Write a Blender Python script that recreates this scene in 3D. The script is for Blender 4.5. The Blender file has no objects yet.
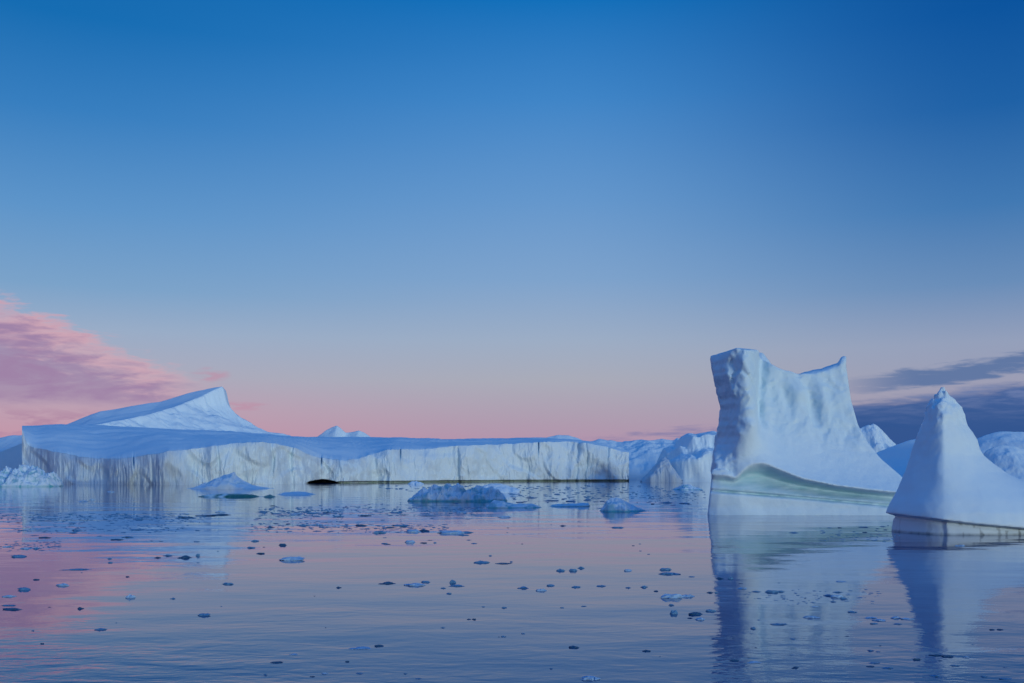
import bpy, math, random
import numpy as np

random.seed(7)
rng = np.random.default_rng(11)
scene = bpy.context.scene
col = scene.collection
F = 995.0          # focal length in pixels of a 1024 wide frame (35 mm lens)
YH = 471.0         # image row of the sea horizon
CZ = 4.0           # camera height above the water (small boat)
R = math.radians

# ------------------------------------------------------------------ noise
_perm = rng.permutation(256)
_perm = np.concatenate([_perm, _perm, _perm]).astype(np.int32)
_g = rng.normal(size=(256, 3)); _g /= np.linalg.norm(_g, axis=1)[:, None]
_g = _g.astype(np.float32)

def perlin(x, y, z):
    x = np.asarray(x, np.float32); y = np.asarray(y, np.float32); z = np.asarray(z, np.float32)
    x, y, z = np.broadcast_arrays(x, y, z)
    xi = np.floor(x).astype(np.int32); yi = np.floor(y).astype(np.int32); zi = np.floor(z).astype(np.int32)
    fx = x - xi; fy = y - yi; fz = z - zi
    xi &= 255; yi &= 255; zi &= 255
    u = fx*fx*fx*(fx*(fx*6-15)+10); v = fy*fy*fy*(fy*(fy*6-15)+10); w = fz*fz*fz*(fz*(fz*6-15)+10)
    def g(dx, dy, dz):
        h = _perm[_perm[_perm[xi+dx] + yi+dy] + zi+dz]
        gr = _g[h]
        return gr[..., 0]*(fx-dx) + gr[..., 1]*(fy-dy) + gr[..., 2]*(fz-dz)
    def mix(a, b, t): return a + (b-a)*t
    a = mix(mix(g(0,0,0), g(1,0,0), u), mix(g(0,1,0), g(1,1,0), u), v)
    b = mix(mix(g(0,0,1), g(1,0,1), u), mix(g(0,1,1), g(1,1,1), u), v)
    return mix(a, b, w) * 1.5

def fbm(x, y, z, oct=4, gain=0.5):
    s = 0; a = 1.0
    for i in range(oct):
        f = 2.03**i
        s = s + a*perlin(x*f+13.7*i, y*f+5.1*i, z*f+9.3*i); a *= gain
    return s

def ridged(x, y, z, oct=4, gain=0.5):
    s = 0; a = 1.0; t = 0
    for i in range(oct):
        f = 2.07**i
        s = s + a*(1-2*np.abs(perlin(x*f+3.7*i, y*f+15.1*i, z*f+7.3*i))); t += a; a *= gain
    return s/t

def sstep(a, b, x):
    t = np.clip((x-a)/(b-a), 0, 1)
    return t*t*(3-2*t)

def smin(a, b, k):
    h = np.clip(0.5 + 0.5*(b-a)/k, 0, 1)
    return b*(1-h) + a*h - k*h*(1-h)

def interp(pts):
    xs = np.array([p[0] for p in pts], float); ys = np.array([p[1] for p in pts], float)
    return lambda x: np.interp(x, xs, ys)

def interp_s(pts, w):
    """linear profile softened over w units"""
    f = interp(pts)
    offs = np.linspace(-w, w, 9); wt = 1-np.abs(np.linspace(-1, 1, 9))*0.8; wt /= wt.sum()
    return lambda x: sum(k*f(np.asarray(x)+o) for o, k in zip(offs, wt))

# ------------------------------------------------------------------ mesh building
def mesh_obj(name, verts, quads, mat, zone=None, parent=None, loc=(0, 0, 0), smooth=True):
    verts = np.asarray(verts, np.float32) - np.asarray(loc, np.float32)
    quads = np.asarray(quads, np.int32)
    me = bpy.data.meshes.new(name)
    n, k = quads.shape
    me.vertices.add(len(verts)); me.vertices.foreach_set('co', verts.ravel())
    me.loops.add(n*k); me.loops.foreach_set('vertex_index', quads.ravel())
    me.polygons.add(n)
    me.polygons.foreach_set('loop_start', np.arange(0, n*k, k, dtype=np.int32))
    me.polygons.foreach_set('loop_total', np.full(n, k, np.int32))
    me.polygons.foreach_set('use_smooth', np.full(n, smooth, bool))
    me.update(calc_edges=True); me.validate()
    if zone is not None:
        a = me.attributes.new('ice_zone', 'FLOAT_COLOR', 'POINT')
        z4 = np.ones((len(verts), 4), np.float32); z4[:, :3] = np.clip(zone, 0, 1)
        a.data.foreach_set('color', z4.ravel())
    me.materials.append(mat)
    o = bpy.data.objects.new(name, me); col.objects.link(o)
    if parent is not None:
        o.parent = parent
    else:
        o.location = loc
    return o

def tag(o, label=None, cat=None, group=None, kind=None):
    if label: o['label'] = label
    if cat: o['category'] = cat
    if group: o['group'] = group
    if kind: o['kind'] = kind
    return o

def empty(name, loc):
    o = bpy.data.objects.new(name, None); col.objects.link(o); o.location = loc
    o.empty_display_size = 1
    return o

def split_parts(root, loc, verts, quads, zone, part_of_face, parts):
    """one mesh per part, cut along faces of one continuous surface"""
    for i, (nm, mat) in enumerate(parts):
        q = quads[part_of_face == i]
        if len(q) == 0: continue
        used, inv = np.unique(q.ravel(), return_inverse=True)
        mesh_obj(nm, verts[used], inv.reshape(q.shape), mat, zone[used], parent=root, loc=loc)

def surface_nets(Fd, org, h):
    S = Fd > 0
    nx, ny, nz = Fd.shape
    cs = np.zeros((nx-1, ny-1, nz-1), np.int8)
    corners = [(i, j, k) for i in (0, 1) for j in (0, 1) for k in (0, 1)]
    sl = lambda A, c: A[c[0]:A.shape[0]-1+c[0], c[1]:A.shape[1]-1+c[1], c[2]:A.shape[2]-1+c[2]]
    for c in corners: cs += sl(S, c)
    act = np.argwhere((cs > 0) & (cs < 8))
    idx = np.full(cs.shape, -1, np.int32); idx[tuple(act.T)] = np.arange(len(act))
    cv = {c: Fd[act[:, 0]+c[0], act[:, 1]+c[1], act[:, 2]+c[2]] for c in corners}
    pos = np.zeros((len(act), 3), np.float32); cnt = np.zeros(len(act), np.float32)
    for a in corners:
        for ax in range(3):
            if a[ax]: continue
            b = list(a); b[ax] = 1; b = tuple(b)
            fa, fb = cv[a], cv[b]
            m = (fa > 0) != (fb > 0)
            t = np.where(m, fa/np.where(m, fa-fb, 1), 0)
            p = np.tile(np.array(a, np.float32), (len(act), 1)); p[:, ax] = t
            pos[m] += p[m]; cnt[m] += 1
    verts = (act + pos/cnt[:, None])*h + np.array(org)
    quads = []
    for ax in range(3):
        A = np.moveaxis(S, ax, 0); I = np.moveaxis(idx, ax, 0)
        m = A[:-1, 1:-1, 1:-1] != A[1:, 1:-1, 1:-1]
        i, j, k = np.nonzero(m); j = j+1; k = k+1
        q = np.stack([I[i, j-1, k-1], I[i, j, k-1], I[i, j, k], I[i, j-1, k]], 1)
        flip = A[i, j, k]
        if ax == 1: flip = ~flip
        q[~flip] = q[~flip][:, ::-1]
        quads.append(q)
    return verts, np.concatenate(quads)

def relax(verts, quads, it=2, lam=0.5):
    e = np.concatenate([quads[:, [0, 1]], quads[:, [1, 2]], quads[:, [2, 3]], quads[:, [3, 0]]])
    deg = np.bincount(e.ravel(), minlength=len(verts)).astype(float)
    for _ in range(it):
        s = np.stack([np.bincount(e[:, 0], verts[e[:, 1], c], len(verts)) + np.bincount(e[:, 1], verts[e[:, 0], c], len(verts)) for c in range(3)], 1)
        verts = verts + lam*(s/deg[:, None] - verts)
    return verts

# ------------------------------------------------------------------ node helpers
class V:
    """a float socket with arithmetic"""
    nt = None
    def __init__(s, sock): s.s = sock
    @staticmethod
    def m(op, *a, clamp=False):
        n = V.nt.nodes.new('ShaderNodeMath'); n.operation = op; n.use_clamp = clamp
        for i, x in enumerate(a):
            if isinstance(x, V): V.nt.links.new(x.s, n.inputs[i])
            else: n.inputs[i].default_value = x
        return V(n.outputs[0])
    def __add__(s, o): return V.m('ADD', s, o)
    __radd__ = __add__
    def __sub__(s, o): return V.m('SUBTRACT', s, o)
    def __rsub__(s, o): return V.m('SUBTRACT', o, s)
    def __mul__(s, o): return V.m('MULTIPLY', s, o)
    __rmul__ = __mul__
    def __truediv__(s, o): return V.m('DIVIDE', s, o)
    def ss(s, a, b):
        n = V.nt.nodes.new('ShaderNodeMapRange'); n.interpolation_type = 'SMOOTHSTEP'
        V.nt.links.new(s.s, n.inputs[0])
        n.inputs[1].default_value, n.inputs[2].default_value = (a, b) if a < b else (b, a)
        n.inputs[3].default_value, n.inputs[4].default_value = (0, 1) if a < b else (1, 0)
        return V(n.outputs[0])
    def min(s, o): return V.m('MINIMUM', s, o)
    def max(s, o): return V.m('MAXIMUM', s, o)

def combine(x, y, z):
    n = V.nt.nodes.new('ShaderNodeCombineXYZ')
    for i, a in enumerate((x, y, z)):
        if isinstance(a, V): V.nt.links.new(a.s, n.inputs[i])
        else: n.inputs[i].default_value = a
    return n.outputs[0]

def noise(vec, scale, detail=4, rough=0.5, dist=0.0, lac=2.0):
    n = V.nt.nodes.new('ShaderNodeTexNoise')
    V.nt.links.new(vec, n.inputs['Vector'])
    n.inputs['Scale'].default_value = scale; n.inputs['Detail'].default_value = detail
    n.inputs['Roughness'].default_value = rough; n.inputs['Distortion'].default_value = dist
    return V(n.outputs['Fac'])

def mapping(vec, sc, rot=(0, 0, 0)):
    n = V.nt.nodes.new('ShaderNodeMapping'); V.nt.links.new(vec, n.inputs['Vector'])
    n.inputs['Scale'].default_value = sc; n.inputs['Rotation'].default_value = rot
    return n.outputs[0]

def mixc(f, a, b):
    n = V.nt.nodes.new('ShaderNodeMix'); n.data_type = 'RGBA'
    for x, i in ((f, 0), (a, 6), (b, 7)):
        if isinstance(x, V): V.nt.links.new(x.s, n.inputs[i])
        elif hasattr(x, 'is_output'): V.nt.links.new(x, n.inputs[i])
        elif i == 0: n.inputs[i].default_value = x
        else: n.inputs[i].default_value = (*x, 1)
    return n.outputs[2]

def lin(r, g, b):
    f = lambda c: (c/255/12.92 if c/255 <= 0.04045 else ((c/255+0.055)/1.055)**2.4)
    return (f(r), f(g), f(b))

def ramp(f, stops):
    n = V.nt.nodes.new('ShaderNodeValToRGB'); V.nt.links.new(f.s, n.inputs[0])
    el = n.color_ramp.elements
    while len(el) < len(stops): el.new(0.5)
    for e, (p, c) in zip(el, stops): e.position = p; e.color = (*c, 1)
    return n.outputs[0]

# ------------------------------------------------------------------ materials
def ice_material(name, scale=1.0, snow=(0.69, 0.84, 0.90), bare=(0.40, 0.62, 0.58), dirt_dark=(0.30, 0.31, 0.31),
                 bump=0.15, streak=0.0, rough=0.55, mottle=0.25):
    """scale: size in metres of the coarse surface grain.  ice_zone r: bare ice, g: dirty and darker ice, b: blue vein"""
    m = bpy.data.materials.new(name); m.use_nodes = True
    nt = m.node_tree; V.nt = nt
    bsdf = nt.nodes['Principled BSDF']
    tc = nt.nodes.new('ShaderNodeTexCoord').outputs['Object']
    at = nt.nodes.new('ShaderNodeAttribute'); at.attribute_name = 'ice_zone'
    sp = nt.nodes.new('ShaderNodeSeparateColor'); nt.links.new(at.outputs['Color'], sp.inputs[0])
    zr, zg, zb = V(sp.outputs[0]), V(sp.outputs[1]), V(sp.outputs[2])
    n1 = noise(tc, 0.45/scale, 6, 0.6)
    n2 = noise(tc, 2.5/scale, 5, 0.6)
    st = noise(mapping(tc, (1.1/scale, 1.1/scale, 0.10/scale)), 1.0, 5, 0.6)
    c = mixc((n1.ss(0.35, 0.7))*mottle, snow, tuple(a*b for a, b in zip(snow, (0.80, 0.92, 1.0))))
    c = mixc((zr*(n1*0.5+0.75)).min(1.0), c, bare)
    c = mixc((zg*(st.ss(0.33, 0.70)*0.4+0.5)*(n2*0.6+0.7)).min(1.0), c, dirt_dark)
    if streak > 0:
        c = mixc(st.ss(0.52, 0.75)*streak, c, tuple(x*0.55 for x in snow))
    c = mixc(zb, c, (0.10, 0.36, 0.58))
    nt.links.new(c, bsdf.inputs['Base Color'])
    rg = zr*(-0.2)+rough
    nt.links.new(rg.s, bsdf.inputs['Roughness'])
    bsdf.inputs['IOR'].default_value = 1.31
    bsdf.inputs['Specular IOR Level'].default_value = 0.35
    b = nt.nodes.new('ShaderNodeBump')
    b.inputs['Strength'].default_value = 1.0; b.inputs['Distance'].default_value = 1.0
    h = (n1*0.5*scale + n2*0.16*scale + noise(tc, 9/scale, 4, 0.6)*0.05*scale)*bump
    h = h*(zr*(-0.75)+1.0)
    if streak > 0: h = h + st*(0.35*scale*bump)
    nt.links.new(h.s, b.inputs['Height'])
    nt.links.new(b.outputs[0], bsdf.inputs['Normal'])
    return m

def water_material():
    m = bpy.data.materials.new('sea_water'); m.use_nodes = True
    nt = m.node_tree; V.nt = nt
    bsdf = nt.nodes['Principled BSDF']
    tc = nt.nodes.new('ShaderNodeTexCoord').outputs['Object']
    bsdf.inputs['Base Color'].default_value = (0.0, 0.085, 0.21, 1)
    bsdf.inputs['IOR'].default_value = 1.40
    bsdf.inputs['Roughness'].default_value = 0.02
    patch = noise(mapping(tc, (0.35, 1.0, 1)), 0.035, 3, 0.55, 0.6).ss(0.36, 0.66)
    big = noise(mapping(tc, (0.55, 1, 1), (0, 0, R(6))), 0.16, 2, 0.5)
    mid = noise(mapping(tc, (0.5, 1, 1), (0, 0, R(-8))), 0.75, 3, 0.55, 0.3)
    fine = noise(mapping(tc, (0.6, 1, 1), (0, 0, R(14))), 2.6, 3, 0.6, 0.4)
    sx = nt.nodes.new('ShaderNodeSeparateXYZ'); nt.links.new(tc, sx.inputs[0])
    breeze = (V(sx.outputs[1]) + (noise(tc, 0.08, 3, 0.5)-0.5)*26.0).ss(32.0, 11.0)
    h = big*WAVE[0] + (mid*(patch*0.75+0.25)*WAVE[1] + fine*(patch*0.85+0.15)*WAVE[2])*(breeze*2.0+0.48)
    b = nt.nodes.new('ShaderNodeBump')
    b.inputs['Strength'].default_value = 1.0; b.inputs['Distance'].default_value = 1.0
    nt.links.new(h.s, b.inputs['Height']); nt.links.new(b.outputs[0], bsdf.inputs['Normal'])
    return m
WAVE = (0.075, 0.032, 0.0085)

M = {}
M['tall'] = ice_material('sculpted_ice', 1.6, bump=0.22, bare=(0.38, 0.62, 0.68))
M['cone'] = ice_material('snow_cone_ice', 1.2, bump=0.09, bare=(0.58, 0.68, 0.76), dirt_dark=(0.05, 0.07, 0.08))
M['shelf'] = ice_material('shelf_cliff_ice', 7.0, snow=(0.68, 0.81, 0.87), bump=0.16, streak=0.04, dirt_dark=(0.40,0.47,0.55), bare=(0.22, 0.30, 0.25))
M['shelf_top'] = ice_material('shelf_top_snow', 12.0, bump=0.05, rough=0.7)
M['far'] = ice_material('distant_ice', 9.0, bump=0.16)
M['growler'] = ice_material('growler_ice', 0.9, snow=(0.70, 0.83, 0.90), bare=(0.10, 0.42, 0.48), bump=0.3, mottle=0.8)
M['green'] = ice_material('green_growler_ice', 0.9, snow=(0.55, 0.74, 0.80), bare=(0.03, 0.15, 0.13), bump=0.2, mottle=0.8)
M['clear'] = ice_material('clear_brash_ice', 0.2, snow=(0.11, 0.27, 0.45), bare=(0.1, 0.3, 0.4), bump=0.2, mottle=0.9, rough=0.35)
M['snowy'] = ice_material('snowy_brash_ice', 0.2, snow=(0.34, 0.52, 0.70), bare=(0.1, 0.3, 0.4), bump=0.2, mottle=0.9)
M['dark'] = ice_material('dark_brash_ice', 0.2, snow=(0.035, 0.11, 0.21), bare=(0.1, 0.3, 0.4), bump=0.2, mottle=0.9, rough=0.3)
M['water'] = water_material()

# ------------------------------------------------------------------ the sea
def sea():
    s = 14000.0
    v = [(-s, -s, 0), (s, -s, 0), (s, s, 0), (-s, s, 0)]
    o = mesh_obj('sea_water', v, [[0, 1, 2, 3]], M['water'], smooth=False)
    tag(o, 'calm rippled sea mirroring the pink and blue dusk sky', 'water', kind='structure')
sea()

# ------------------------------------------------------------------ tall sculpted iceberg
def tall_berg():
    Yc = 94.0; m = Yc/F
    xl = interp_s([(345, 713), (356, 712), (370, 713), (382, 716), (396, 719), (408, 722), (424, 721), (438, 718), (455, 714), (470, 712), (482, 711), (500, 709), (518, 707)], 3)
    xr = interp_s([(345, 846), (358, 846.5), (366, 846), (372, 847), (400, 851), (425, 858), (440, 866), (458, 880), (475, 900), (487, 912), (495, 912), (518, 906)], 4)
    tf = interp_s([(700, 357), (712, 356), (722, 353), (732, 350), (737, 348), (750, 349.5), (763, 351.5), (767, 357), (772, 363), (785, 369), (800, 373.5), (815, 374.5), (828, 373.5), (843, 372), (860, 372), (920, 372)], 2)
    tb = interp_s([(700, 375), (740, 362), (766, 364), (775, 371), (797, 375), (806, 372), (820, 369), (830, 366), (838, 363), (841, 357), (849, 356), (856, 362), (920, 372)], 1.5)
    lip = interp_s([(700, 474), (712, 474), (725, 474.5), (733, 477), (737, 475), (741, 470), (748, 464.5), (758, 462.5), (766, 464), (778, 469), (790, 474), (800, 478), (833, 485), (870, 489.5), (900, 492.5), (920, 494)], 2)
    groove = interp([(700, 489), (712, 490.5), (800, 497.5), (890, 505.5), (920, 508)])
    corner = interp_s([(345, 734), (360, 733), (374, 730), (386, 732), (396, 736), (420, 737), (440, 737), (455, 731), (470, 724), (490, 718), (518, 714)], 3)
    h = 0.115
    x0, x1, y0, y1, z0, z1 = 700, 920, -7.0, 9.0, -0.8, 0
    z1 = CZ+(YH-343)*m
    xs = np.arange((x0-512)*m, (x1-512)*m, h); ys = np.arange(y0, y1+1.2, h); zs = np.arange(z0, z1, h)
    X, Y, Z = np.meshgrid(xs, ys, zs, indexing='ij'); X = X.astype(np.float32); Y = Y.astype(np.float32); Z = Z.astype(np.float32)
    mf = (Yc-3)/F
    P1 = (512 + xs/mf); Q1 = (YH - (zs-CZ)/mf)
    P = P1[:, None]; Q = Q1[None, :]
    Pd = (512 + xs[:, None]*F/(Yc+ys[None, :])).astype(np.float32)      # bearing of each plan point
    Qd = (YH - (zs[None, :]-CZ)*F/(Yc+ys[:, None])).astype(np.float32)  # height as seen at its depth
    L = lip(P1)[:, None]; G = groove(P1)[:, None]
    ha = L - Q                                    # pixels above the lip
    up = sstep(0, 3, ha)
    A = 0.6 + 4.2*sstep(742, 785, P) + 0.6*sstep(800, 850, P)
    above = A*(1-np.exp(-np.maximum(ha, 0)/42.0)) + 0.016*np.maximum(ha, 0)
    # rib between tower and bowl
    above = above + 1.1*np.exp(-((P-(775-0.17*(Q-370)))/6.0)**2)*sstep(20, 50, ha) - 1.3*np.exp(-((P-750)/14.0)**2)*sstep(5, 40, ha)
    # hollows of the upper wall
    for (px, py, rx, ry, d) in ((801, 396, 5, 14, 0.55), (829, 405, 6, 17, 0.65), (815, 388, 7, 9, -0.5), (785, 392, 8, 14, 0.45), (841, 395, 6, 25, -0.5), (757, 388, 6, 10, 0.35), (768, 410, 7, 26, 0.5)):
        above = above + d*np.exp(-((P-px-0.15*(Q-py))/rx)**2-((Q-py)/ry)**2)
    t = np.clip((Q-L)/np.maximum(G-L, 1), 0, 2)
    U = 0.75 + 1.4*sstep(735, 768, P) - 0.9*sstep(800, 900, P)
    below = U*(sstep(-0.02, 0.42, t) - 0.80*sstep(0.35, 1.0, t)) + 0.50*np.exp(-((Q-G)/1.2)**2)
    below = below - 0.25*sstep(505, 517, Q) - 0.10*sstep(0, 3, Q-G)
    yf = np.where(ha > 0, above, below)
    cr = (corner(Q1) + 2.2*fbm(Q1*0.09, 0.3, 0.7, 3)*sstep(480, 455, Q1))[None, :]
    dl = np.maximum(cr-P, 0)*m
    yf = yf + (dl*2.5 + 0.15*dl**2)*(1-0.85*sstep(440, 468, Q))
    yf = yf + 0.012*(P-740)*m*0.0 - 3.8
    yf = yf[:, None, :]
    yb = (8.5 - 0.015*np.maximum(ha, 0) - 1.5*sstep(860, 912, P))[:, None, :]
    wl = 0.55*fbm(X*0.35, Y*0.35, Z*0.35, 2)
    rough_mask = (sstep(20, 60, ha)*(1-0.35*sstep(755, 775, P))).astype(np.float32)
    rough_mask = np.maximum(rough_mask, (sstep(738, 730, P)*sstep(-2, 6, ha)))[:, None, :]
    wx = 0.5*perlin(X*0.4, Y*0.4, Z*0.4)
    crag = 0.62*ridged(X*0.22+wx, Y*0.22, Z*0.17+wx, 3, 0.5) + 0.5*np.abs(perlin(X*0.55+wx, Y*0.55, Z*0.42)) + 0.55*ridged(X*0.75, Y*0.75+wx, Z*0.6, 3, 0.6) - 0.70
    fL = (Pd[:, :, None] - xl(Qd)[None])*m + 0.55*crag*rough_mask
    fR = (xr(Qd)[None] - Pd[:, :, None])*m
    by = sstep(0.0, 2.2, ys[None, :]-2.2-3.2*sstep(795, 765, Pd))[:, :, None]
    T = tf(Pd)*(1-by[:, :, 0]) + tb(Pd)*by[:, :, 0]
    T = T + 9.0*np.exp(-((ys[None, :]-4.0)/1.1)**2)*sstep(800, 780, Pd)
    fT = (Qd[None] - T[:, :, None])*m
    fF = Y - yf + crag*(0.85-0.25*sstep(750, 775, P))[:, None, :]*rough_mask + 0.05*fbm(X*0.8, Y*0.8, Z*0.8, 2)
    fB = yb - Y + 0.5*wl
    f = smin(fF, fL, 0.18)
    f = smin(f, fR, 0.3)
    f = smin(f, fT + 0.16*crag, 0.10)
    f = smin(f, fB, 0.8)
    f[0] = f[-1] = -1; f[:, 0] = f[:, -1] = -1; f[:, :, 0] = f[:, :, -1] = -1
    v, q = surface_nets(f.astype(np.float32), (xs[0], ys[0], zs[0]), h)
    v = relax(v, q, 1, 0.5)
    vp = 512 + v[:, 0]/mf; vq = YH - (v[:, 2]-CZ)/mf
    d = lip(vp) - vq
    zone = np.zeros((len(v), 3))
    zone[:, 0] = np.clip(sstep(-0.5, -7.0, d)*(0.95 - 0.6*sstep(0, 4, vq-groove(vp)) - 0.25*sstep(-14, 0, vq-groove(vp))), 0, 1)*sstep(709, 722, vp)*(0.8+0.5*fbm(v[:, 0]*0.5, v[:, 2]*2.5, 1.0, 3)) + 0.14*sstep(30, 70, d)
    v[:, 1] += Yc
    fc = d[q].mean(1)
    part = np.where(fc > -0.5, 0, 1)
    loc = ((806-512)*m, Yc, 0)
    root = tag(empty('iceberg', loc), 'tall sculpted iceberg with a square tower, concave face and green undercut base', 'iceberg')
    split_parts(root, loc, v, q, zone, part, [('snow_wall', M['tall']), ('undercut_base', M['tall'])])
tall_berg()

# ------------------------------------------------------------------ pointed iceberg at the right edge
def cone_berg():
    Yc = 66.5; m = Yc/F
    lw = interp_s([(385, 1.5), (390, 5), (399, 8.8), (406, 14), (414, 18.5), (430, 22.5), (445, 27), (456, 30.5), (468, 35), (479, 40), (490, 45), (501, 51), (510, 55), (520, 57), (545, 57)], 2)
    rw = interp_s([(385, 1.5), (389, 4), (395, 6), (399, 12), (403, 13), (407, 18), (412, 21.5), (420, 23), (426, 25), (433, 31), (440, 35), (448, 38), (456, 42.5), (464, 52), (473, 64), (481, 81), (490, 100), (500, 122), (510, 142), (530, 155), (545, 157)], 1.8)
    x0, x1 = 880, 1115
    h = 0.075
    xs = np.arange((x0-512)*m, (x1-512)*m, h); ys = np.arange(-5.6, 6.5, h); zs = np.arange(-0.6, CZ+(YH-386)*m, h)
    X, Y, Z = np.meshgrid(xs.astype(np.float32), ys.astype(np.float32), zs.astype(np.float32), indexing='ij')
    P1 = 512+xs/m; Q1 = YH-(zs-CZ)/m
    rim = interp_s([(870, 512), (890, 514), (940, 520), (1024, 528), (1120, 535)], 4)
    inset = (0.50*sstep(-0.6, 1.2, Q1[None, :]-rim(P1)[:, None]) + 0.10*np.exp(-((Q1[None, :]-rim(P1)[:, None]-2)/1.4)**2) - 0.12*sstep(3, 20, Q1[None, :]-rim(P1)[:, None]))[:, None, :]
    xc = 942 + 0.0*Q1
    dxy = (X[:, :, 0] - (941.5-512)*(Yc+0.85*Y[:, :, 0])/F)
    dx = dxy[:, :, None]
    d3 = (np.minimum(lw(Q1), 70)*1.25*m)[None, None, :] + 0.10*np.maximum(dx, 0)
    Ys = Y + 0.22*np.maximum(dx, 0)*sstep(440, 500, Q1)[None, None, :]
    p = 1.35
    w3 = np.where(dx < 0, lw(Q1)[None, None, :], rw(Q1)[None, None, :]).astype(np.float32)*m; d3 = d3.astype(np.float32)
    rad = ((np.abs(dx)/w3)**p + (np.abs(Ys)/d3)**p)**(1/p)
    f = (1-rad)*np.minimum(w3, d3)*0.85 - inset
    topm = sstep(440, 405, Q1)[None, None, :]
    f = f + topm*0.30*(ridged(X*0.9, Y*0.9, Z*0.6, 4)-0.45) + sstep(500, 430, Q1)[None, None, :]*0.10*(ridged(X*0.5, Y*0.5, Z*0.35+3, 3)-0.4) + 0.05*fbm(X*0.5, Y*0.5, Z*0.5, 3)
    # broken ledges of the summit
    f = f - 0.16*topm*sstep(0.1, 0.4, perlin(X*1.3, Y*1.3, Z*0.5+4))
    f[0] = f[-1] = -1; f[:, 0] = f[:, -1] = -1; f[:, :, 0] = f[:, :, -1] = -1
    v, q = surface_nets(f.astype(np.float32), (xs[0], ys[0], zs[0]), h)
    v = relax(v, q, 1, 0.5)
    vp = 512+v[:, 0]/m; vq = YH-(v[:, 2]-CZ)/m
    zone = np.zeros((len(v), 3))
    d = vq-rim(vp)
    drip = sstep(0.18, 0.5, fbm(v[:, 0]*3.6, v[:, 1]*3.6, v[:, 2]*0.25, 3))*(0.3+0.7*sstep(900, 960, vp))
    band = sstep(0.3, 1.5, d)
    zone[:, 0] = 0.6*band
    zone[:, 1] = np.clip(band*drip*0.65 + np.exp(-((d-1.2)/0.8)**2)*0.8*sstep(905, 925, vp) + 0.8*np.clip(1-np.abs(v[:, 2]-0.03)/0.12, 0, 1), 0, 1)  # dark drip streaks, plus dark lines just below the rim and along the waterline
    v[:, 1] += Yc
    cq = vq[q].mean(1); cd = d[q].mean(1)
    summit = 414 + 5*perlin(v[q].mean(1)[:, 0]*1.5, v[q].mean(1)[:, 1]*1.5, 0)
    part = np.where(cd > 0.4, 2, np.where(cq < summit, 1, 0))
    loc = ((945-512)*m, Yc, 0)
    root = tag(empty('iceberg', loc), 'smooth pointed cone-shaped iceberg at the right edge with a dark streaked waterline band', 'iceberg')
    split_parts(root, loc, v, q, zone, part, [('snow_cone', M['cone']), ('summit', M['cone']), ('waterline_band', M['cone'])])
cone_berg()

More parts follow.
